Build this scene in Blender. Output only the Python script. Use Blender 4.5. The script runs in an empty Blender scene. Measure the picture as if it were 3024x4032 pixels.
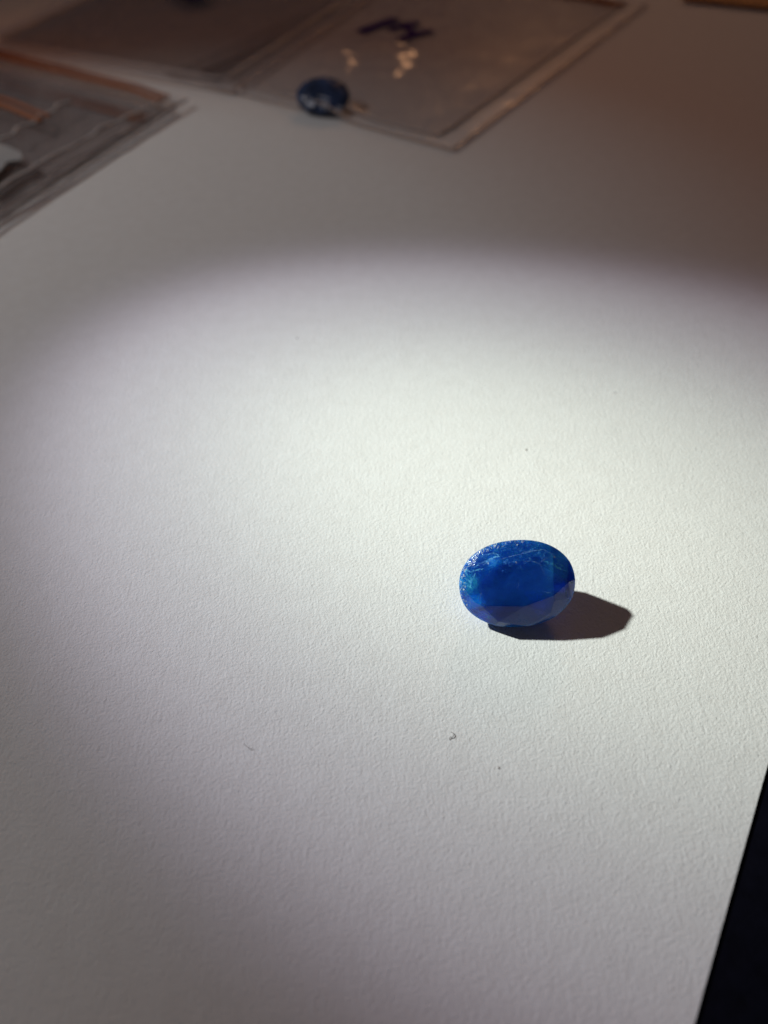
import bpy, bmesh, math, random
import numpy as np
from mathutils import Vector, Matrix, Euler, noise
random.seed(7)
C = bpy.context.scene.collection
SC = bpy.context.scene
MM = 0.001                      # the scene is built at true size; helpers take millimetres

# ------------------------------------------------------------------ camera
PITCH = math.radians(48.7)
CAM_H = 66.0
FPX = 3053.0                    # focal length in pixels of the 3024 x 4032 frame
cam = bpy.data.cameras.new('camera'); cam_o = bpy.data.objects.new('camera', cam); C.objects.link(cam_o)
cam_o.location = (0, 0, CAM_H * MM)
cam_o.rotation_euler = (math.pi / 2 - PITCH, 0, 0)
cam.sensor_fit = 'HORIZONTAL'; cam.sensor_width = 36.0; cam.lens = 36.0 * FPX / 3024
cam.clip_start = 0.002; cam.clip_end = 20
cam.dof.use_dof = True; cam.dof.focus_distance = 0.0775; cam.dof.aperture_fstop = 24
SC.camera = cam_o

# ------------------------------------------------------------------ world, exposure
W = bpy.data.worlds.new('World'); SC.world = W; W.use_nodes = True
bg = W.node_tree.nodes['Background']; bg.inputs[0].default_value = (0.90, 0.82, 0.98, 1); bg.inputs[1].default_value = 0.0265
SC.view_settings.view_transform = 'Standard'; SC.view_settings.look = 'None'
SC.view_settings.exposure = 0; SC.view_settings.gamma = 1
SC.cycles.transparent_max_bounces = 24; SC.cycles.max_bounces = 12; SC.cycles.transmission_bounces = 10

# ------------------------------------------------------------------ lamps: a hand torch from the left and a warm room lamp behind
GEM = (13.083, 44.98)
TORCH = Vector((-218.2, 127.3, 199.8)) * MM
AIM = Vector((6, 64, 0)) * MM
tl = bpy.data.lights.new('torch', 'SPOT'); to = bpy.data.objects.new('torch', tl); C.objects.link(to)
to.location = TORCH
to.rotation_euler = (AIM - TORCH).to_track_quat('-Z', 'Y').to_euler()
tl.spot_size = math.radians(120); tl.spot_blend = 0.2; tl.shadow_soft_size = 0.0062; tl.energy = 2.0
tl.color = (1, 1, 1); tl.use_nodes = True
def N(nt, kind, **kw):
    n = nt.nodes.new(kind)
    for k, v in kw.items():
        if k.startswith('i_'):
            n.inputs[int(k[2:]) if k[2:].isdigit() else k[2:]].default_value = v
        else:
            setattr(n, k, v)
    return n
def math_n(nt, op, a, b=None, c=None, clamp=False):
    n = nt.nodes.new('ShaderNodeMath'); n.operation = op; n.use_clamp = clamp
    for i, v in enumerate((a, b, c)):
        if v is None: continue
        if isinstance(v, (int, float)): n.inputs[i].default_value = v
        else: nt.links.new(v, n.inputs[i])
    return n.outputs[0]
def ramp(nt, src, stops, interp='LINEAR'):
    r = nt.nodes.new('ShaderNodeValToRGB'); r.color_ramp.interpolation = interp
    e = r.color_ramp.elements
    while len(e) < len(stops): e.new(0.5)
    for i, (p, c) in enumerate(stops):
        e[i].position = p; e[i].color = tuple(c) + (1,) if len(c) == 3 else c
    nt.links.new(src, r.inputs[0]); return r.outputs[0]
def torch_beam():
    nt = tl.node_tree; em = [n for n in nt.nodes if n.type == 'EMISSION'][0]
    tc = N(nt, 'ShaderNodeTexCoord'); sp = N(nt, 'ShaderNodeSeparateXYZ'); nt.links.new(tc.outputs['Normal'], sp.inputs[0])
    az = math_n(nt, 'MAXIMUM', math_n(nt, 'ABSOLUTE', sp.outputs[2]), 0.02)
    u = math_n(nt, 'DIVIDE', sp.outputs[0], az); v = math_n(nt, 'DIVIDE', sp.outputs[1], az)
    def rad(u0, v0, su, sv, th=0.0):
        p = math_n(nt, 'SUBTRACT', u, u0); q = math_n(nt, 'SUBTRACT', v, v0); c, d = math.cos(th), math.sin(th)
        a = math_n(nt, 'DIVIDE', math_n(nt, 'ADD', math_n(nt, 'MULTIPLY', p, c), math_n(nt, 'MULTIPLY', q, d)), su)
        b = math_n(nt, 'DIVIDE', math_n(nt, 'SUBTRACT', math_n(nt, 'MULTIPLY', q, c), math_n(nt, 'MULTIPLY', p, d)), sv)
        return math_n(nt, 'SQRT', math_n(nt, 'ADD', math_n(nt, 'MULTIPLY', a, a), math_n(nt, 'MULTIPLY', b, b)))
    return nt, em, rad
# the torch throws an oval main beam and a wide dim spill (the lamp's own pattern, in the lamp's own axes)
SGN = 1
nt, em, rad = torch_beam()
r1 = math_n(nt, 'MULTIPLY', rad(SGN * .0073, SGN * .0384, .1639, .1963, -.776), 0.8)
beam = ramp(nt, r1, [(k * .8, c) for k, c in (
    (0, (.885, .955, .870)), (.12, (.845, .918, .840)), (.35, (.690, .755, .705)), (.5, (.515, .560, .550)), (.62, (.375, .398, .415)),
    (.72, (.292, .302, .332)), (.82, (.220, .222, .254)), (.88, (.158, .150, .186)), (.94, (.068, .063, .088)), (1.0, (.012, .012, .020)), (1.10, (0, 0, 0)))])
r2 = math_n(nt, 'MULTIPLY', rad(SGN * -.0108, SGN * -.227, .3505, .2454), 0.4)
spill = ramp(nt, r2, [(0, (.106, .106, .107)), (.38, (.105, .104, .104)), (.60, (.034, .012, .006)), (.95, (0, 0, 0))])
mx = N(nt, 'ShaderNodeMix', data_type='RGBA', blend_type='ADD'); mx.inputs[0].default_value = 1
nt.links.new(beam, mx.inputs[6]); nt.links.new(spill, mx.inputs[7]); nt.links.new(mx.outputs[2], em.inputs[0])
em.inputs[1].default_value = 3.3

wl = bpy.data.lights.new('room_lamp', 'AREA'); wo = bpy.data.objects.new('room_lamp', wl); C.objects.link(wo)
wl.shape = 'DISK'; wl.size = 0.14; wl.energy = 0.29; wl.color = (1.0, 0.50, 0.24)
wo.location = (0.13, 0.64, 0.31); wo.rotation_euler = (Vector((0.02, .15, 0)) - wo.location).to_track_quat('-Z', 'Y').to_euler()

# ------------------------------------------------------------------ helpers
_F = Vector((0, math.cos(PITCH), -math.sin(PITCH))); _U = Vector((0, math.sin(PITCH), math.cos(PITCH)))
def at(x, y, z=0.0):
    """photo measurement (pixels of the 3024 x 4032 frame) -> millimetres on the plane of height z"""
    d = Vector(((x - 1512) / FPX, 0, 0)) + _U * (-(y - 2016) / FPX) + _F
    t = (z - CAM_H) / d.z
    return Vector((d.x * t, d.y * t, z))
def link(name, verts, faces, mat, parent=None, smooth=False):
    me = bpy.data.meshes.new(name); me.from_pydata([tuple(c * MM for c in v) for v in verts], [], faces); me.update()
    return link_mesh(name, me, mat, parent, smooth)
def link_mesh(name, me, mat, parent=None, smooth=False):
    o = bpy.data.objects.new(name, me); C.objects.link(o)
    if mat: me.materials.append(mat)
    if smooth:
        for p in me.polygons: p.use_smooth = True
    if parent: o.parent = parent
    return o
def tag(o, label=None, cat=None, group=None, kind=None):
    for k, v in (('label', label), ('category', cat), ('group', group), ('kind', kind)):
        if v: o[k] = v
    return o
def empty(name, loc=(0, 0, 0)):
    o = bpy.data.objects.new(name, None); C.objects.link(o); o.location = tuple(c * MM for c in loc); o.empty_display_size = .005
    return o
def new_mat(name):
    m = bpy.data.materials.new(name); m.use_nodes = True
    nt = m.node_tree; p = nt.nodes['Principled BSDF']; return m, nt, p
def noise_n(nt, vec, scale, detail=4, rough=.55, dist=0):
    n = N(nt, 'ShaderNodeTexNoise'); n.inputs['Scale'].default_value = scale; n.inputs['Detail'].default_value = detail
    n.inputs['Roughness'].default_value = rough; n.inputs['Distortion'].default_value = dist
    nt.links.new(vec, n.inputs['Vector']); return n.outputs[0]
def bump_n(nt, h, dist, strength=1, prev=None):
    b = N(nt, 'ShaderNodeBump'); b.inputs['Strength'].default_value = strength; b.inputs['Distance'].default_value = dist
    nt.links.new(h, b.inputs['Height'])
    if prev: nt.links.new(prev, b.inputs['Normal'])
    return b.outputs[0]
def mapping(nt, vec, scale=(1, 1, 1), rot=(0, 0, 0), loc=(0, 0, 0)):
    m = N(nt, 'ShaderNodeMapping'); m.inputs['Scale'].default_value = scale; m.inputs['Rotation'].default_value = rot; m.inputs['Location'].default_value = loc
    nt.links.new(vec, m.inputs[0]); return m.outputs[0]

# ------------------------------------------------------------------ materials
def mat_paper():
    m, nt, p = new_mat('drawing_paper'); tc = N(nt, 'ShaderNodeTexCoord').outputs['Object']
    mm = mapping(nt, tc, (1000, 1000, 1000))
    g1 = noise_n(nt, mm, 4.0, 3, .6, .3)
    g2 = noise_n(nt, mm, 2.0, 3, .55, .6)
    g3 = noise_n(nt, mapping(nt, mm, (1, .22, 1)), 2.6, 2, .5)
    g4 = noise_n(nt, mm, 0.10, 2, .5)
    cr = noise_n(nt, mapping(nt, mm, (1, .30, 1), (0, 0, -.7)), 1.2, 3, .6, .8)
    h = math_n(nt, 'ADD', math_n(nt, 'MULTIPLY', g1, .55), math_n(nt, 'MULTIPLY', g2, .50))
    h = math_n(nt, 'ADD', h, math_n(nt, 'MULTIPLY', g3, .16))
    h = math_n(nt, 'ADD', h, math_n(nt, 'MULTIPLY', g4, .8))
    h = math_n(nt, 'ADD', h, math_n(nt, 'MULTIPLY', cr, .13))
    nt.links.new(bump_n(nt, h, 0.000122), p.inputs['Normal'])
    c = ramp(nt, noise_n(nt, mm, .5, 4, .6), [(.3, (.775, .765, .75)), (.7, (.815, .81, .80))])
    nt.links.new(c, p.inputs['Base Color']); p.inputs['Roughness'].default_value = .82; p.inputs['Specular IOR Level'].default_value = .25
    return m
def mat_desk():
    m, nt, p = new_mat('black_desk'); tc = N(nt, 'ShaderNodeTexCoord').outputs['Object']
    mm = mapping(nt, tc, (1000, 1000, 1000)); n = noise_n(nt, mm, .8, 5, .6)
    nt.links.new(ramp(nt, n, [(.3, (.0012, .0013, .0040)), (.7, (.0030, .0032, .0085))]), p.inputs['Base Color'])
    nt.links.new(bump_n(nt, n, .0001), p.inputs['Normal'])
    p.inputs['Roughness'].default_value = .7; p.inputs['Specular IOR Level'].default_value = .08
    return m
FRES = .8
def mat_film(name, tint, milk=.05, rough=.16, wr=.25, scale=1.0):
    m = bpy.data.materials.new(name); m.use_nodes = True; nt = m.node_tree; nt.nodes.clear()
    out = N(nt, 'ShaderNodeOutputMaterial'); tr = N(nt, 'ShaderNodeBsdfTransparent'); tr.inputs[0].default_value = tint + (1,)
    gl = N(nt, 'ShaderNodeBsdfGlossy'); gl.inputs['Roughness'].default_value = rough; gl.inputs[0].default_value = (.95, .95, .95, 1)
    df = N(nt, 'ShaderNodeBsdfDiffuse'); df.inputs[0].default_value = (.62, .58, .56, 1)
    tc = N(nt, 'ShaderNodeTexCoord').outputs['Object']; mm = mapping(nt, tc, (1000 * scale,) * 3)
    n1 = noise_n(nt, mapping(nt, mm, (1, .5, 1), (0, 0, .6)), .10, 3, .5, 1.5); n2 = noise_n(nt, mm, .6, 3, .6)
    b = bump_n(nt, n2, .00008, 1, bump_n(nt, n1, .0012 * wr * 4))
    nt.links.new(b, gl.inputs['Normal'])
    ge = N(nt, 'ShaderNodeNewGeometry'); dp = N(nt, 'ShaderNodeVectorMath', operation='DOT_PRODUCT')   # thin sheet: the same from both sides
    nt.links.new(ge.outputs['Incoming'], dp.inputs[0]); nt.links.new(b, dp.inputs[1])
    c1 = math_n(nt, 'SUBTRACT', 1, math_n(nt, 'ABSOLUTE', dp.outputs['Value']), None, True)
    fres = math_n(nt, 'ADD', math_n(nt, 'MULTIPLY', math_n(nt, 'POWER', c1, 5), FRES), .04)
    m1 = N(nt, 'ShaderNodeMixShader')
    nt.links.new(math_n(nt, 'MULTIPLY', ramp(nt, n1, [(.35, (.5,) * 3), (.75, (1.5,) * 3)]), milk), m1.inputs[0])
    nt.links.new(tr.outputs[0], m1.inputs[1]); nt.links.new(df.outputs[0], m1.inputs[2])
    m2 = N(nt, 'ShaderNodeMixShader'); nt.links.new(fres, m2.inputs[0]); nt.links.new(m1.outputs[0], m2.inputs[1]); nt.links.new(gl.outputs[0], m2.inputs[2])
    nt.links.new(m2.outputs[0], out.inputs[0]); return m
def mat_plain(name, col, rough=.6, spec=.3, var=.15, scale=1.0, bump=.00005):
    m, nt, p = new_mat(name); tc = N(nt, 'ShaderNodeTexCoord').outputs['Object']; mm = mapping(nt, tc, (1000,) * 3)
    n = noise_n(nt, mm, scale, 4, .6)
    nt.links.new(ramp(nt, n, [(.3, tuple(c * (1 - var) for c in col)), (.7, tuple(min(1, c * (1 + var)) for c in col))]), p.inputs['Base Color'])
    nt.links.new(bump_n(nt, n, bump), p.inputs['Normal'])
    p.inputs['Roughness'].default_value = rough; p.inputs['Specular IOR Level'].default_value = spec; return m

SOLID, ABSORB = .70, 620.0
def mat_gem():
    """deep blue stone full of feathers, cloudy towards the rim; coordinates are the stone's own (millimetres)"""
    m, nt, p = new_mat('blue_stone'); tc = N(nt, 'ShaderNodeTexCoord').outputs['Object']; mm = mapping(nt, tc, (1000,) * 3)
    sp = N(nt, 'ShaderNodeSeparateXYZ'); nt.links.new(mm, sp.inputs[0])
    X, Y = sp.outputs[0], sp.outputs[1]
    a = math_n(nt, 'DIVIDE', X, 5.91); b = math_n(nt, 'DIVIDE', Y, 4.37)
    r = math_n(nt, 'SQRT', math_n(nt, 'ADD', math_n(nt, 'MULTIPLY', a, a), math_n(nt, 'MULTIPLY', b, b)))
    big = noise_n(nt, mm, .60, 5, .65, 1.0); med = noise_n(nt, mm, 1.3, 5, .65, 1.2); fine = noise_n(nt, mm, 4.5, 4, .65, .5)
    def mixc(f, c1, c2):
        x = N(nt, 'ShaderNodeMix', data_type='RGBA')
        for s, i in ((f, 0), (c1, 6), (c2, 7)):
            if isinstance(s, tuple): x.inputs[i].default_value = s + (1,)
            elif isinstance(s, (int, float)): x.inputs[i].default_value = s
            else: nt.links.new(s, x.inputs[i])
        return x.outputs[2]
    def smooth(v, lo, hi):
        n = N(nt, 'ShaderNodeMapRange', interpolation_type='SMOOTHSTEP'); nt.links.new(v, n.inputs[0])
        n.inputs[1].default_value = lo; n.inputs[2].default_value = hi; return n.outputs[0]
    def blob(x0, y0, s):
        dx = math_n(nt, 'DIVIDE', math_n(nt, 'SUBTRACT', X, x0), s); dy = math_n(nt, 'DIVIDE', math_n(nt, 'SUBTRACT', Y, y0), s)
        d = math_n(nt, 'SQRT', math_n(nt, 'ADD', math_n(nt, 'MULTIPLY', dx, dx), math_n(nt, 'MULTIPLY', dy, dy)))
        d = math_n(nt, 'ADD', d, math_n(nt, 'MULTIPLY', math_n(nt, 'SUBTRACT', med, .5), 1.6))
        return smooth(d, 1.0, .1)
    base = mixc(smooth(big, .35, .65), (.002, .042, .28), (.003, .066, .38))
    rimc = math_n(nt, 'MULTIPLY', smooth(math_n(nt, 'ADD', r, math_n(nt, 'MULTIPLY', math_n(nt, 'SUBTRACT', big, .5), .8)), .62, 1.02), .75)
    base = mixc(rimc, base, (.004, .078, .25))  # rim colour lowered, middle raised, to even out how the torch falls
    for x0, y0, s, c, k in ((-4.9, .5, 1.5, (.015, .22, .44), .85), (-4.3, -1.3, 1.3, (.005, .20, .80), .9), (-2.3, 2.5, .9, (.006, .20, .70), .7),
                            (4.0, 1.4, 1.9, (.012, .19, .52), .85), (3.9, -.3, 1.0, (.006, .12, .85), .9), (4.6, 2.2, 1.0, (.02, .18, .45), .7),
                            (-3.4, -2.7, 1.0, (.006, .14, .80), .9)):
        base = mixc(math_n(nt, 'MULTIPLY', blob(x0, y0, s), k), base, c)  # teal inclusions, and bright blue patches that paint the stone's inner glow
    # feathers: thin bright ridges of noise, denser towards the rim and the upper half
    def ridge(scale, w, off, st=(1, 1, 1), rot=0.0):
        n = noise_n(nt, mapping(nt, mm, st, (0, 0, rot), off), scale, 4, .6, .6)
        d = math_n(nt, 'ABSOLUTE', math_n(nt, 'SUBTRACT', n, .5)); return smooth(d, w, 0)
    up = smooth(math_n(nt, 'ADD', Y, math_n(nt, 'MULTIPLY', r, 1.5)), -.5, 3.0)
    f1 = math_n(nt, 'MULTIPLY', math_n(nt, 'MULTIPLY', ridge(.35, .012, (3, 1, 2), (1, 2.6, 1), .25), up), smooth(med, .42, .62))
    f2 = math_n(nt, 'MULTIPLY', math_n(nt, 'MULTIPLY', ridge(.9, .016, (7, 5, 2), (1, 1.8, 1), -.35), smooth(r, .45, .95)), smooth(fine, .4, .6))
    clo = math_n(nt, 'MULTIPLY', smooth(med, .48, .70), math_n(nt, 'ADD', math_n(nt, 'MULTIPLY', up, .35), .12))
    base = mixc(clo, base, (.012, .16, .48))
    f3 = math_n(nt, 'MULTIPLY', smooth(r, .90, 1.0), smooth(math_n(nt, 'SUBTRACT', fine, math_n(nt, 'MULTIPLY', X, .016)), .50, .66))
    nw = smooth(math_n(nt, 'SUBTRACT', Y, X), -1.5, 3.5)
    f3 = math_n(nt, 'MULTIPLY', f3, math_n(nt, 'ADD', nw, .12))  # whitish rim scuffs, with the torch's highlight at upper left painted in
    base = mixc(math_n(nt, 'MULTIPLY', f1, .55), base, (.10, .30, .55))
    base = mixc(math_n(nt, 'MULTIPLY', f2, .45), base, (.10, .33, .55))
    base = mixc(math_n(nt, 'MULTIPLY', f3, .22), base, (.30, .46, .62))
    vo = N(nt, 'ShaderNodeTexVoronoi', feature='F1'); vo.inputs['Scale'].default_value = 2.1; nt.links.new(mm, vo.inputs['Vector'])
    dots = math_n(nt, 'MULTIPLY', smooth(vo.outputs['Distance'], .12, .05), smooth(noise_n(nt, mm, .6, 2), .46, .62))
    base = mixc(math_n(nt, 'MULTIPLY', dots, .6), base, (.16, .26, .62))
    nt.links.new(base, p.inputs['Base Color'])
    p.inputs['IOR'].default_value = 1.45
    nt.links.new(ramp(nt, med, [(.35, (.07,) * 3), (.7, (.15,) * 3)]), p.inputs['Roughness'])
    p.inputs['Subsurface Weight'].default_value = .8; p.inputs['Subsurface Radius'].default_value = (.12, .35, 1.0); p.inputs['Subsurface Scale'].default_value = .0080
    out = [n for n in nt.nodes if n.type == 'OUTPUT_MATERIAL'][0]
    rf = N(nt, 'ShaderNodeBsdfRefraction'); rf.inputs['IOR'].default_value = 1.77; rf.inputs['Roughness'].default_value = .32; rf.inputs[0].default_value = (.75, .85, 1, 1)
    fr = N(nt, 'ShaderNodeFresnel'); fr.inputs[0].default_value = 1.5
    gl = N(nt, 'ShaderNodeBsdfGlossy'); gl.inputs['Roughness'].default_value = .08
    g = N(nt, 'ShaderNodeMixShader'); nt.links.new(fr.outputs[0], g.inputs[0]); nt.links.new(rf.outputs[0], g.inputs[1]); nt.links.new(gl.outputs[0], g.inputs[2])
    mxs = N(nt, 'ShaderNodeMixShader'); nt.links.new(g.outputs[0], mxs.inputs[1]); nt.links.new(p.outputs[0], mxs.inputs[2])
    solid = math_n(nt, 'ADD', SOLID, math_n(nt, 'MULTIPLY', math_n(nt, 'MAXIMUM', f1, math_n(nt, 'MAXIMUM', f2, f3)), .5), None, True)
    nt.links.new(solid, mxs.inputs[0]); nt.links.new(mxs.outputs[0], out.inputs[0])
    va = N(nt, 'ShaderNodeVolumeAbsorption'); va.inputs[0].default_value = (.01, .50, .955, 1); va.inputs[1].default_value = ABSORB
    nt.links.new(va.outputs[0], out.inputs[1])
    chips = math_n(nt, 'MULTIPLY', math_n(nt, 'MULTIPLY', fine, smooth(r, .75, 1.0)), nw)
    nb = bump_n(nt, math_n(nt, 'ADD', math_n(nt, 'MULTIPLY', chips, .10), math_n(nt, 'MULTIPLY', fine, .05)), .00014)
    for q in (p, rf, gl, fr): nt.links.new(nb, q.inputs['Normal'])
    return m

PAPER = mat_paper(); DESK = mat_desk(); GEMM = mat_gem()

# ------------------------------------------------------------------ desk and the sheet of paper
def grid_plane(name, cx, cy, sx, sy, z, mat, parent=None):
    return link(name, [(cx - sx, cy - sy, z), (cx + sx, cy - sy, z), (cx + sx, cy + sy, z), (cx - sx, cy + sy, z)], [(0, 1, 2, 3)], mat, parent)
tag(grid_plane('desk', 0, 150, 900, 900, -.31, DESK), kind='structure')

E0, E1 = at(3024, 3008), at(2734, 4032)                 # the sheet's right edge crosses the lower right corner
ev = (E0 - E1).normalized(); en = Vector((-ev.y, ev.x, 0))
corner = E1 - ev * 120
def sheet():
    nu, nv = 30, 30; Wd, Ht, T = 380.0, 460.0, .3; V = []; Fc = []
    for j in range(nv + 1):
        for i in range(nu + 1):
            q = corner + en * (Wd * i / nu) + ev * (Ht * j / nv); V.append((q.x, q.y, 0))
    k = nu + 1
    for j in range(nv):
        for i in range(nu): Fc.append((j * k + i, j * k + k + i, j * k + k + i + 1, j * k + i + 1))
    b = len(V)
    cs = [corner, corner + en * Wd, corner + en * Wd + ev * Ht, corner + ev * Ht]
    top = [0, nu, nv * k + nu, nv * k]
    for q in cs: V.append((q.x, q.y, -T))
    for s in range(4):
        n = (s + 1) % 4; Fc.append((top[s], top[n], b + n, b + s))
    Fc.append((b, b + 1, b + 2, b + 3))
    return link('drawing_paper', V, Fc, PAPER)
tag(sheet(), 'large sheet of white grained paper lying under the blue stone and the bags', 'paper')

# ------------------------------------------------------------------ faceted stones
def cut_stone(a, b, tang, trad, hc, gt, pd, seed=0, seg=144, pw=2.16):
    """oval brilliant: planes cut from an elliptical prism; lengths in mm, girdle plane at z = 0"""
    rnd = random.Random(seed); bm = bmesh.new()
    H = 8.0
    def rim(t):                       # a slightly squarish oval
        c, d = math.cos(t), math.sin(t); return (abs(c) ** pw + abs(d) ** pw) ** (-1 / pw)
    lo = [bm.verts.new((rim(2 * math.pi * i / seg) * math.cos(2 * math.pi * i / seg), rim(2 * math.pi * i / seg) * math.sin(2 * math.pi * i / seg), -H)) for i in range(seg)]
    hi = [bm.verts.new((v.co.x, v.co.y, H)) for v in lo]
    bm.faces.new(list(reversed(lo))); bm.faces.new(hi)
    for i in range(seg):
        j = (i + 1) % seg; bm.faces.new((lo[i], lo[j], hi[j], hi[i]))
    def cut(p0, n):
        r = bmesh.ops.bisect_plane(bm, geom=bm.verts[:] + bm.edges[:] + bm.faces[:], plane_co=p0, plane_no=n, clear_outer=True, dist=1e-6)
        ed = [e for e in r['geom_cut'] if isinstance(e, bmesh.types.BMEdge)]
        if ed: bmesh.ops.contextual_create(bm, geom=ed)
    def cut3(p, q, r, up=True):
        n = (q - p).cross(r - p).normalized()
        if (n.z < 0) == up: n = -n
        cut(p, n)
    P = lambda ang, rr, z: Vector((rim(ang) * rr * math.cos(ang), rim(ang) * rr * math.sin(ang), z))
    n = len(tang); T = [P(t, r, hc) for t, r in zip(tang, trad)]; G = [P(t, 1.0, .02 + rnd.uniform(0, .06)) for t in tang]
    cut(Vector((0, 0, hc)), Vector((0, 0, 1)))
    def zmain(k, q):
        d = Vector((math.cos(tang[k]), math.sin(tang[k]))); s = (hc - G[k].z) / (rim(tang[k]) * (1 - trad[k]))
        return G[k].z + (rim(tang[k]) - (q.x * d.x + q.y * d.y)) * s
    for k in range(n):
        side = Vector((-math.sin(tang[k]), math.cos(tang[k]), 0)); cut3(T[k], G[k], T[k] + side)
    for k in range(n):
        j = (k + 1) % n; a2 = tang[j] + (2 * math.pi if tang[j] < tang[k] else 0); mid = (tang[k] + a2) / 2
        M = P(mid, .86 + rnd.uniform(-.02, .02), 0); M.z = min(zmain(k, M), zmain(j, M)) - .01
        Hh = P(mid, 1.0, .05)
        cut3(T[k], T[j], M); cut3(M, G[k], Hh); cut3(M, G[j], Hh)
    np_ = 28; off = .1
    for k in range(np_):
        t = off + 2 * math.pi * k / np_ + rnd.uniform(-.04, .04); s = Vector((-math.sin(t), math.cos(t), 0))
        p = P(t, 1.0, -gt); q = P(t, .77 + rnd.uniform(-.02, .02), -gt - pd * .52); cut3(p, q, p + s, False)
    for k in range(7):
        t = -1.5708 + 2 * math.pi * k / 7 + (rnd.uniform(-.1, .1) if k else 0); s = Vector((-math.sin(t), math.cos(t), 0))
        p = P(t, .80, -gt - pd * .5); q = P(t, .18, -gt - pd); cut3(p, q, p + s, False)
    cut(Vector((0, 0, -gt - pd)), Vector((0, 0, -1)))
    bmesh.ops.scale(bm, vec=(a, b, 1), verts=bm.verts)
    bmesh.ops.recalc_face_normals(bm, faces=bm.faces)
    return bm
def place_stone(bm, name, mat, yaw, tx, ty, x, y, chip=0.0, parent=None):
    Rm = Matrix.Rotation(ty, 4, 'Y') @ Matrix.Rotation(tx, 4, 'X') @ Matrix.Rotation(yaw, 4, 'Z')
    zmin = min((Rm @ v.co).z for v in bm.verts)
    bmesh.ops.bevel(bm, geom=[e for e in bm.edges if e.calc_face_angle(0) > .12], offset=.035, segments=1, affect='EDGES')
    bmesh.ops.triangulate(bm, faces=[f for f in bm.faces if len(f.verts) > 4])
    bmesh.ops.scale(bm, vec=(MM, MM, MM), verts=bm.verts)
    me = bpy.data.meshes.new(name); bm.to_mesh(me); bm.free()
    o = link_mesh(name, me, mat, parent)
    o.matrix_world = Matrix.Translation((x * MM, y * MM, (-zmin - .02) * MM)) @ Rm
    return o
ra = math.radians
TANG = [ra(-150), ra(-81), ra(-25), ra(25), ra(75), ra(125), ra(170)]
TRAD = [.74, .46, .62, .64, .60, .62, .70]
# the fit of the silhouette and the shadow in the photograph gave these numbers
gem = place_stone(cut_stone(5.68, 4.32, TANG, TRAD, 1.4, .32, 3.9, 3), 'gemstone', GEMM, .048, .80, -.045, GEM[0], GEM[1])
tag(gem, 'loose deep blue oval faceted stone tilted on the white paper in the torch light', 'gemstone')

# feathers, veins and chips that reach the surface of the big stone
from mathutils.bvhtree import BVHTree
bpy.context.view_layer.update()
_gw = gem.matrix_world.copy(); _gi = _gw.inverted()
_bvh = BVHTree.FromPolygons([_gw @ v.co for v in gem.data.vertices], [tuple(p.vertices) for p in gem.data.polygons])
_cam = Vector((0, 0, CAM_H * MM))
_surf = [_bvh, _gi]
def on_gem(x, y):
    """photo measurement -> the point of the stone's skin seen there, and its normal"""
    d = (Vector(((x - 1512) / FPX, 0, 0)) + _U * (-(y - 2016) / FPX) + _F).normalized()
    h = _surf[0].ray_cast(_cam, d); return (h[0], h[1]) if h[0] else (None, None)
def mat_feather(name, col, alpha, emiss=0):
    m = bpy.data.materials.new(name); m.use_nodes = True; nt = m.node_tree; p = nt.nodes['Principled BSDF']
    p.inputs['Base Color'].default_value = col + (1,); p.inputs['Roughness'].default_value = .45
    tc = N(nt, 'ShaderNodeTexCoord').outputs['Object']; mm = mapping(nt, tc, (1000,) * 3)
    n = noise_n(nt, mm, 3.2, 4, .7, .5)
    nt.links.new(ramp(nt, n, [(.40, (alpha * .12,) * 3), (.62, (alpha,) * 3)]), p.inputs['Alpha']); return m
M_CYAN = mat_feather('cyan_feather', (.07, .40, .66), .85); M_PALE = mat_feather('pale_feather', (.18, .36, .60), .62)
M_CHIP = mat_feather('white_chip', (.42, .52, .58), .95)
def strip(bm, pts, w, jit, rnd, taper=True):
    """a ragged sliver lying on the stone's skin; pts in photo pixels, w in mm"""
    P = []
    for (x0, y0), (x1, y1) in zip(pts, pts[1:]):
        n = max(2, int(math.hypot(x1 - x0, y1 - y0) / 2.5))
        P += [(x0 + (x1 - x0) * i / n, y0 + (y1 - y0) * i / n) for i in range(n)]
    P.append(pts[-1]); prev = None; m = len(P)
    for i, (x, y) in enumerate(P):
        jx, jy = jit * rnd.uniform(-1, 1), jit * rnd.uniform(-1, 1); q, nn = on_gem(x + jx, y + jy)
        if q is None: prev = None; continue
        a, b = P[max(0, i - 1)], P[min(m - 1, i + 1)]; dx, dy = b[0] - a[0], b[1] - a[1]; l = math.hypot(dx, dy) or 1
        side = (Vector((1, 0, 0)) * (dy / l) + _U * (dx / l)); side = (side - nn * side.dot(nn)).normalized()
        ww = w * MM * .5 * (math.sin(math.pi * (i + .5) / m) ** .6 if taper else 1) * rnd.uniform(.45, 1.5)
        o_ = nn * .010 * MM
        cur = (bm.verts.new(_surf[1] @ (q + side * ww + o_)), bm.verts.new(_surf[1] @ (q - side * ww * rnd.uniform(.5, 1.4) + o_)))
        if prev: bm.faces.new((prev[0], prev[1], cur[1], cur[0]))
        prev = cur
def feather(name, lines, mat, kind=None, seed=0, host=None):
    bm = bmesh.new(); rnd = random.Random(seed)
    for pts, w, j in lines: strip(bm, pts, w, j, rnd)
    me = bpy.data.meshes.new(name); bm.to_mesh(me); bm.free(); o = link_mesh(name, me, mat, host or gem); return tag(o, kind=kind)
G8 = lambda *c: [(1780 + x / 3.19, 2100 + y / 3.19) for x, y in c]
feather('feather', [(G8((560, 345), (690, 300), (860, 262), (1010, 222), (1150, 203), (1200, 235), (1270, 262)), .07, .7), (G8((860, 262), (900, 235), (1040, 205)), .04, .6)], M_PALE, seed=1)
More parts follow.
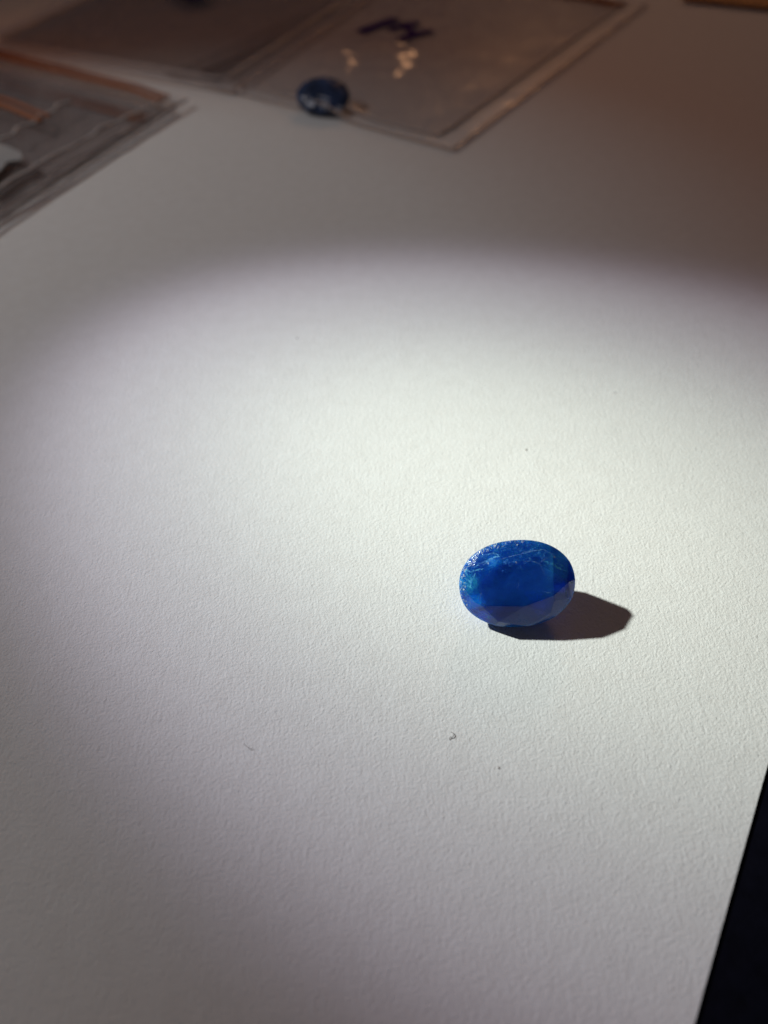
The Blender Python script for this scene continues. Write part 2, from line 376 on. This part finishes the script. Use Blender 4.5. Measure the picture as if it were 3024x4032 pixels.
feather('feather', [(G8((870, 365), (930, 350), (990, 348), (1060, 365), (1110, 390), (1130, 450), (1165, 520)), .06, .8), (G8((962, 298), (985, 330), (995, 348)), .05, .4), (G8((1090, 380), (1140, 340), (1210, 300)), .04, .6)], M_PALE, seed=2)
feather('feather', [(G8((1150, 350), (1250, 378), (1320, 430), (1400, 462), (1455, 482)), .22, 1.4), (G8((1250, 375), (1350, 385), (1420, 440)), .09, 1.5), (G8((1290, 300), (1330, 330), (1360, 380)), .08, 1.2)], M_CYAN, seed=3)
feather('feather', [(G8((150, 560), (200, 590), (235, 610), (270, 560), (300, 500)), .20, 1.8), (G8((120, 600), (180, 640), (240, 690)), .18, 2.0), (G8((235, 520), (240, 620), (230, 690)), .12, 1.2),
                    (G8((180, 470), (240, 480), (330, 455), (400, 440)), .14, 2.2), (G8((200, 540), (170, 480), (190, 420)), .16, 2.0)], M_CYAN, seed=4)
feather('feather', [(G8((362, 700), (366, 760), (350, 830), (342, 858)), .09, .5), (G8((342, 858), (420, 905), (500, 960)), .045, .4)], M_PALE, seed=5)
feather('feather', [(G8((1425, 690), (1435, 780), (1460, 830), (1420, 900), (1395, 950)), .22, 1.6), (G8((1470, 640), (1500, 620), (1525, 610)), .2, 1.5), (G8((1420, 560), (1440, 600), (1420, 650)), .08, 1.5)], M_PALE, seed=6)
feather('feather', [(G8((230, 900), (270, 950), (315, 975)), .10, .9), (G8((300, 960), (400, 1020), (460, 1050), (490, 1070)), .12, 1.6), (G8((420, 1010), (450, 1040), (470, 1080)), .15, 1.2)], M_CYAN, seed=7)
feather('feather', [(G8((820, 690), (838, 650), (832, 610)), .05, .5), (G8((1150, 720), (1190, 745), (1240, 740)), .05, .8)], M_PALE, seed=8)
feather('feather', [(G8((395, 395), (460, 340), (540, 300), (600, 290)), .18, 2.2), (G8((280, 430), (340, 390), (420, 350), (520, 330)), .10, 2.5), (G8((450, 260), (520, 250), (590, 275)), .12, 2.2)], M_CYAN, seed=9)
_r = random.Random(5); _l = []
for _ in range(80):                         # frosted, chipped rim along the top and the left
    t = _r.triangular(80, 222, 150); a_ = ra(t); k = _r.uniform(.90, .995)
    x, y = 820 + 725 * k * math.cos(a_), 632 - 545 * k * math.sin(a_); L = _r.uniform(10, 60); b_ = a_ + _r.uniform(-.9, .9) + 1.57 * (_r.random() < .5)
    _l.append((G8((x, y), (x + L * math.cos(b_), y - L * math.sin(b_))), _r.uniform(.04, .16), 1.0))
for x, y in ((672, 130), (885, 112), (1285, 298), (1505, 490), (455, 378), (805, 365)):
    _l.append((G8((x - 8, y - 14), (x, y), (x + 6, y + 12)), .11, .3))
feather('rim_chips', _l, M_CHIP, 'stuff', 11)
_l = []
for _ in range(170):                         # pinpoints
    t = _r.uniform(0, 6.283); k = _r.random() ** .5 * .9; x, y = 820 + 700 * k * math.cos(t), 600 + 500 * k * math.sin(t)
    _l.append((G8((x, y), (x + _r.uniform(3, 9), y + _r.uniform(-5, 5))), _r.uniform(.02, .05), .2))
feather('pinpoints', _l, M_PALE, 'stuff', 12)

# ------------------------------------------------------------------ zip bags
def sm(x, lo, hi):
    t = min(1, max(0, (x - lo) / (hi - lo))); return t * t * (3 - 2 * t)
M_LINE = None
M_FILM = mat_film('clear_film', (.965, .955, .955), .09, .2, .09)
M_POCK = mat_film('pocket_film', (.88, .855, .85), .10, .15, .03)
M_GREY = mat_film('smoky_film', (.70, .665, .65), .04, .12, .08)
M_SEAL = mat_film('welded_film', (.90, .88, .87), .18, .2)
M_LINE = mat_plain('weld_ridge', (.52, .46, .44), .4, .5, .12, 1.5)
M_EDGE = mat_film('film_edge', (.80, .75, .74), .12, .25)  # edge lip, its tint darkened to draw the shadow line along the bag
M_ZIP = mat_plain('orange_zip', (.34, .105, .035), .45, .4)
M_INK = mat_plain('purple_ink', (.040, .014, .150), .95, .05)
M_SLIP = mat_plain('paper_slip', (.40, .395, .395), .8, .2, .05, .8, .0002)
M_TAN = mat_plain('tan_card', (.60, .33, .15), .85, .1, .12, .3, .0001)

class Bag:
    """a flat press-seal bag. s runs from its right side (0) to its left side (1), t from the bottom (0) to the mouth (1)"""
    def __init__(self, NR, FR, FL, NL, z, thick, seed, inset=4.0, bumps=(), tz=.94, film=None, curl=0.0, bin=None, rc=.01, wob=.5):
        self.wob = wob
        self.bin = bin or inset; self.rc = rc
        self.P = (Vector(NR), Vector(FR), Vector(FL), Vector(NL)); self.z = z; self.th = thick; self.sd = seed
        self.inset = inset; self.bumps = bumps; self.tz = tz; self.film = film or M_POCK; self.curl = curl
        self.Ls = (self.P[3] - self.P[0]).length; self.Lt = (self.P[1] - self.P[0]).length
    def xy(self, s, t):
        a, b, c, d = self.P; return (a * (1 - s) + d * s) * (1 - t) + (b * (1 - s) + c * s) * t
    def st(self, q):
        s, t = .5, .5
        for _ in range(12):
            p = self.xy(s, t); e = .001; ds = (self.xy(s + e, t) - p) / e; dt = (self.xy(s, t + e) - p) / e
            dx, dy = q.x - p.x, q.y - p.y; det = ds.x * dt.y - ds.y * dt.x
            s += (dx * dt.y - dy * dt.x) / det; t += (ds.x * dy - ds.y * dx) / det
        return s, t
    def top(self, s, t):
        q = self.xy(s, t); d = min(s * self.Ls, (1 - s) * self.Ls, t * self.Lt) - self.inset
        k = sm(d, 0, 9)
        w = noise.noise(Vector((q.x * .045 + self.sd, q.y * .045, 1.3))) * .3 + noise.noise(Vector((q.x * .16, q.y * .12 + self.sd, 4.1))) * .05
        z = self.z + .12 + k * self.th * (1 + w) + .10 * noise.noise(Vector((q.x * .12, q.y * .12, self.sd)))
        for bx, by, r, h in self.bumps:
            e = ((q.x - bx) ** 2 + (q.y - by) ** 2) / (r * r)
            if e < 9: z += (h if h < 3 else h * sm(d, -1.5, 2.5))  * math.exp(-e * (1.0 if e < 1 else 1.0))
        return z + self.curl * (1 - sm(min(s * self.Ls, t * self.Lt), 0, 14))
    def bot(self, s, t):
        return self.z + .05 + self.curl * (1 - sm(min(s * self.Ls, t * self.Lt), 0, 14))
    def sheet(self, name, f, mat, root, nu=70, nv=100, smooth=True, s0=0.0, s1=1.0, t0=0.0, t1=1.0):
        V, Fc = [], []
        for j in range(nv + 1):
            for i in range(nu + 1):
                s, t = s0 + (s1 - s0) * i / nu, t0 + (t1 - t0) * j / nv
                cx, cy = min(s - s0, s1 - s) * self.Ls, (t - t0) * self.Lt; rc = self.rc            # rounded lower corners
                if cx < rc and cy < rc:
                    k = (rc - rc * max(0, 1 - (1 - max(0, cx) / rc) ** 2) ** .5) * (1 - cy / rc); t += k / self.Lt
                q = self.xy(s, t); V.append((q.x, q.y, f(s, t)))
        k = nu + 1
        for j in range(nv):
            for i in range(nu): Fc.append((j * k + i, j * k + k + i, j * k + k + i + 1, j * k + i + 1))
        return link(name, V, Fc, mat, root, smooth)
    def ribbon(self, name, pts, w, lift, mat, root, th=.08, wob=0.0):
        """a strip draped on the bag along (s, t) points, w wide and th thick, rounded on top"""
        path = []
        for (s0, t0), (s1, t1) in zip(pts, pts[1:]):
            L = (self.xy(s1, t1) - self.xy(s0, t0)).length; n = max(2, int(L / 1.0))
            path += [(s0 + (s1 - s0) * i / n, t0 + (t1 - t0) * i / n) for i in range(n)]
        path.append(pts[-1]); V, Fc = [], []; m = len(path)
        for i, (s, t) in enumerate(path):
            a = self.xy(*path[max(0, i - 1)]); b = self.xy(*path[min(m - 1, i + 1)]); d = (b - a).normalized(); nrm = Vector((-d.y, d.x, 0))
            q = self.xy(s, t) + nrm * wob * noise.noise(Vector((i * .35, self.sd, 9)))
            ww = w * (1 + .5 * wob * noise.noise(Vector((i * .6, self.sd, 2)))); z = self.top(s, t) + lift
            for u, hz in ((-.5, 0), (-.3, th), (.3, th), (.5, 0)):
                V.append((q.x + nrm.x * ww * u, q.y + nrm.y * ww * u, z + hz))
        for i in range(m - 1):
            for j in range(3): Fc.append((i * 4 + j, i * 4 + j + 1, i * 4 + j + 5, i * 4 + j + 4))
            Fc.append((i * 4 + 3, i * 4, i * 4 + 4, i * 4 + 7))
        Fc += [(0, 1, 2, 3), ((m - 1) * 4 + 3, (m - 1) * 4 + 2, (m - 1) * 4 + 1, (m - 1) * 4)]
        return link(name, V, Fc, mat, root, True)
    def build(self, label, zip_=True, left=True):
        c = self.xy(.5, .5); root = empty('zip_bag', (0, 0, 0))
        tag(root, label, 'bag', 'small press-seal bags lying at the back of the sheet')
        i, j = self.inset / self.Ls, self.bin / self.Lt
        self.sheet('back_film', self.bot, M_FILM, root, 30, 40); self.sheet('front_film', self.top, self.film, root, 90, 120, True, i, 1 - i, j, 1)
        e = .6 / self.Ls; g = .6 / self.Lt
        self.ribbon('side_weld', [(i, j + 1.5 / self.Lt), (i, .995)], .8, .02, M_LINE, root, .3, self.wob)
        if left: self.ribbon('side_weld', [(1 - i, j + 1.5 / self.Lt), (1 - i, .995)], .8, .02, M_LINE, root, .3, .5)
        self.ribbon('bottom_weld', [(i, j + 1.5 / self.Lt), (i + 1.2 / self.Ls, j + .3 / self.Lt), (i + 3 / self.Ls, j), (1 - i - 3 / self.Ls, j), (1 - i - 1.2 / self.Ls, j + .3 / self.Lt), (1 - i, j + 1.5 / self.Lt)], .6, .02, M_LINE, root, .25, .35)
        self.ribbon('side_edge', [(e, g), (e, 1)], 1.0, -.02, M_EDGE, root, .12, .3)
        self.ribbon('bottom_edge', [(e, g), (1 - e, g)], .7, -.02, M_LINE, root, .10, .2)
        if zip_:
            self.ribbon('zip_strip', [(i * .9, self.tz), (1 - i * .9, self.tz)], 1.3, .02, M_ZIP, root, .55)
            self.ribbon('zip_strip', [(i * .9, self.tz + 2.4 / self.Lt), (1 - i * .9, self.tz + 2.4 / self.Lt)], .8, .02, M_ZIP, root, .4)
        return root
    def stroke(self, root, pts, w):
        return self.ribbon('ink_mark', [self.st(at(x, y)) for x, y in pts], w, .04, M_INK, root, .03)

INS_A, BIN_A = 6.2, 4.2
# bag with the second stone, right of the others
A0 = at(1791, 607); ar = (at(2543, 37) - A0).normalized(); al = (at(900, 372) - A0).normalized()
LW, LH = 74.0, 104.0
def gl(x, y, r, h): q = at(x, y); return (q.x, q.y, r, h)
ST = at(1272, 398, 2)
bA = Bag(A0, A0 + ar * LH, A0 + ar * LH + al * LW, A0 + al * LW, .0, .30, 3.1,
         bumps=[(ST.x, ST.y, 6.5, 2.9), gl(1336, 226, 3.4, 1.5), gl(1362, 258, 2.2, .9), gl(1345, 290, 1.9, .7), gl(1276, 288, 1.8, .7), gl(1458, 188, 2.6, .9),
                gl(1500, 200, 3.2, 1.3), gl(1540, 214, 3.4, 1.4), gl(1590, 212, 2.6, 1.0), gl(1505, 258, 2.8, 1.0), gl(1570, 256, 2.6, .9), gl(1480, 294, 2.2, .7), gl(1545, 296, 1.8, .6)], tz=.955, curl=.5,
         inset=INS_A, bin=BIN_A)
rA = bA.build('clear bag holding the second blue stone, with purple pen strokes and gleaming dents')
for pts, w in (([(1418, 134), (1490, 105), (1562, 80)], 3.4), ([(1532, 122), (1590, 108), (1648, 97)], 3.0), ([(1570, 165), (1630, 145), (1700, 128)], 3.0),
               ([(1590, 95), (1612, 125), (1640, 145)], 2.0)):
    bA.stroke(rA, pts, w)
# bag left of it with the darker inside
C0 = at(925, 384); cl = (at(0, 222) - C0).normalized(); crr = (at(1350 + 110, 7) - C0).normalized()
bC = Bag(C0, C0 + crr * LH, C0 + crr * LH + cl * LW, C0 + cl * LW, .9, .9, 8.4, inset=5.5, tz=.955, film=M_GREY, curl=.2, rc=3.0)
rC = bC.build('smoky dark bag at the upper left edge of the photo with a purple pen blot')
bC.stroke(rC, [(705, -25), (755, 8), (800, 30)], 6.5); bC.stroke(rC, [(745, -22), (790, 4), (838, 22)], 6.0)
# the stack of three bags at the left edge, their mouths towards the back
def left_bag(fr, nr, fl, L, Wd, **k):
    F0 = at(*fr); rd = (at(*nr) - F0).normalized(); ld = (at(*fl) - F0).normalized()
    return Bag(F0 + rd * L, F0, F0 + ld * Wd, F0 + rd * L + ld * Wd, **k)
bU = left_bag((705, 452), (0, 925), (0, 282), LH, LW, z=.0, thick=.5, seed=15.0, tz=.93, curl=.7)
bU.build('undermost bag of the pile at the left edge, its side peeping out below the others')
bB = left_bag((753, 428), (0, 880), (0, 232), LH, LW, z=1.5, thick=.7, seed=21.0, tz=.965, inset=5,
              bumps=[gl(430, 590, 4, .7), gl(300, 660, 6, .6), gl(210, 720, 7, .7), gl(520, 520, 3, .8), gl(90, 800, 5, .9), gl(420, 560, 2.5, .8)], curl=.2)
bB.build('wide bag of the left pile with a long orange zip pointing at the bagged stone')
bT = left_bag((500, 515), (-60, 880), (0, 374), LH, LW, z=3.0, thick=.8, seed=34.0, tz=.90, inset=14, wob=1.8,
              bumps=[gl(150, 440, 6, .5)], curl=-.6)
bT.build('topmost bag of the left pile, with a short orange zip end and a crumpled weld')

# paper slip showing inside the topmost bag
def slip():
    z = 3.35; out = [at(x, y, z) for x, y in ((-260, 520), (-120, 545), (0, 573), (45, 588), (84, 606), (90, 622), (84, 636), (60, 640), (30, 644), (18, 662), (0, 678), (-60, 730), (-240, 700))]
    n = len(out); V = [(p.x, p.y, z + .35 + .25 * noise.noise(Vector((p.x * .4, p.y * .4, 0)))) for p in out] + [(p.x, p.y, z) for p in out]
    c = sum(out, Vector()) / n; V += [(c.x, c.y, z + .8)]
    Fc = [((i + 1) % n, i, n + i, n + (i + 1) % n) for i in range(n)] + [(i, (i + 1) % n, 2 * n) for i in range(n)] + [tuple(range(2 * n - 1, n - 1, -1))]
    return link('paper_slip', V, Fc, M_SLIP)
tag(slip(), 'crumpled whitish paper slip inside the topmost bag at the left edge', 'paper slip')

# the second stone, inside bag A
DARKM = mat_plain('dark_blue_stone', (.030, .048, .110), .2, .8, .85, .45, .00006)
st2 = place_stone(cut_stone(5.5, 4.3, [ra(20 + 51.4 * k) for k in range(7)], [.55] * 7, 1.4, .5, 2.4, 11), 'bagged_gemstone', DARKM, -.22, .50, -.1, ST.x, ST.y)
tag(st2, 'dark navy oval stone lying inside the clear bag with the purple strokes', 'gemstone')

bpy.context.view_layer.update(); _w2 = st2.matrix_world.copy()
_surf[0] = BVHTree.FromPolygons([_w2 @ v.co for v in st2.data.vertices], [tuple(p.vertices) for p in st2.data.polygons]); _surf[1] = _w2.inverted()
M_SPK = mat_plain('painted_glint', (.42, .46, .56), .35, .6, .3, 1.5)  # torch sparkles on the bagged stone, painted as pale slivers
feather('painted_glint', [([(1208, 412), (1228, 408), (1240, 416)], 1.0, 1.0), ([(1262, 422), (1282, 412), (1298, 420)], 1.2, 1.0), ([(1322, 436), (1340, 428), (1350, 432)], 1.3, 1.0),
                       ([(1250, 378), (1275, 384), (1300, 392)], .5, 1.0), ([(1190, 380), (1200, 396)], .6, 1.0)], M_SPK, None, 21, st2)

# card whose near edge shows at the upper right corner
def card():
    a, b = at(2690, -8, 1.2), at(3120, 36, 1.2); d = (b - a).normalized(); n = Vector((-d.y, d.x, 0)); b = b + d * 40
    P = [a, b, b + n * 55, a + n * 55]; V, Fc = [], []
    for z in (1.2, .7): V += [(p.x, p.y, z) for p in P]
    Fc = [(0, 1, 2, 3), (7, 6, 5, 4)] + [(i, i + 4, (i + 1) % 4 + 4, (i + 1) % 4) for i in range(4)]
    o = link('tan_card', V, Fc, M_TAN); bv = o.modifiers.new('round', 'BEVEL'); bv.width = .0003; bv.segments = 2
    return o
tag(card(), 'tan card whose near edge shows at the upper right corner', 'card')

# ------------------------------------------------------------------ lint and specks on the sheet
M_LINT = mat_plain('lint', (.32, .30, .29), .8, .2); M_SPECK = mat_plain('speck', (.48, .45, .43), .9, .1)
def fibre(pts, r, label):
    P = [at(x, y, .06 + .12 * abs(math.sin(i * 1.7))) for i, (x, y) in enumerate(pts)]
    cu = bpy.data.curves.new('lint_fibre', 'CURVE'); cu.dimensions = '3D'; cu.bevel_depth = r * MM; cu.bevel_resolution = 1
    sp = cu.splines.new('NURBS'); sp.points.add(len(P) - 1); sp.order_u = 3; sp.use_endpoint_u = True
    for p, q in zip(sp.points, P): p.co = (q.x * MM, q.y * MM, q.z * MM, 1)
    tmp = bpy.data.objects.new('tmp', cu); C.objects.link(tmp); bpy.context.view_layer.update()
    me = bpy.data.meshes.new_from_object(tmp.evaluated_get(bpy.context.evaluated_depsgraph_get())); bpy.data.objects.remove(tmp)
    me.materials.clear(); return tag(link_mesh('lint_fibre', me, M_LINT), label, 'lint')
fibre([(1769, 2912), (1772, 2898), (1780, 2906), (1788, 2893), (1783, 2884), (1776, 2882)], .032, 'tiny curled grey fibre on the paper below the blue stone')
fibre([(958, 2928), (972, 2938), (985, 2952), (996, 2945)], .022, 'faint bent fibre on the paper at the lower left of the blue stone')
def speck(x, y, rx, ry, label, mat=M_SPECK):
    q = at(x, y); bm = bmesh.new(); bmesh.ops.create_icosphere(bm, subdivisions=2, radius=1)
    for v in bm.verts:
        k = 1 + .3 * noise.noise(v.co * 1.7 + Vector((x, y, 0)))
        v.co = Vector((v.co.x * rx * k, v.co.y * ry * k, v.co.z * .06)) * MM
    me = bpy.data.meshes.new('speck'); bm.to_mesh(me); bm.free(); o = link_mesh('speck', me, mat, None, True)
    o.location = (q.x * MM, q.y * MM, .03 * MM); return tag(o, label, 'speck', 'dust specks on the sheet')
speck(2072, 1771, .17, .14, 'grey speck on the brightest patch of paper above the blue stone')
speck(1963, 3023, .09, .13, 'dark dust speck below the curled fibre')
speck(1168, 1332, .16, .12, 'faint oblong speck at the upper middle of the lit oval', M_SPECK)
speck(2420, 1546, .16, .10, 'faint speck near the right side of the lit oval', M_SPECK)
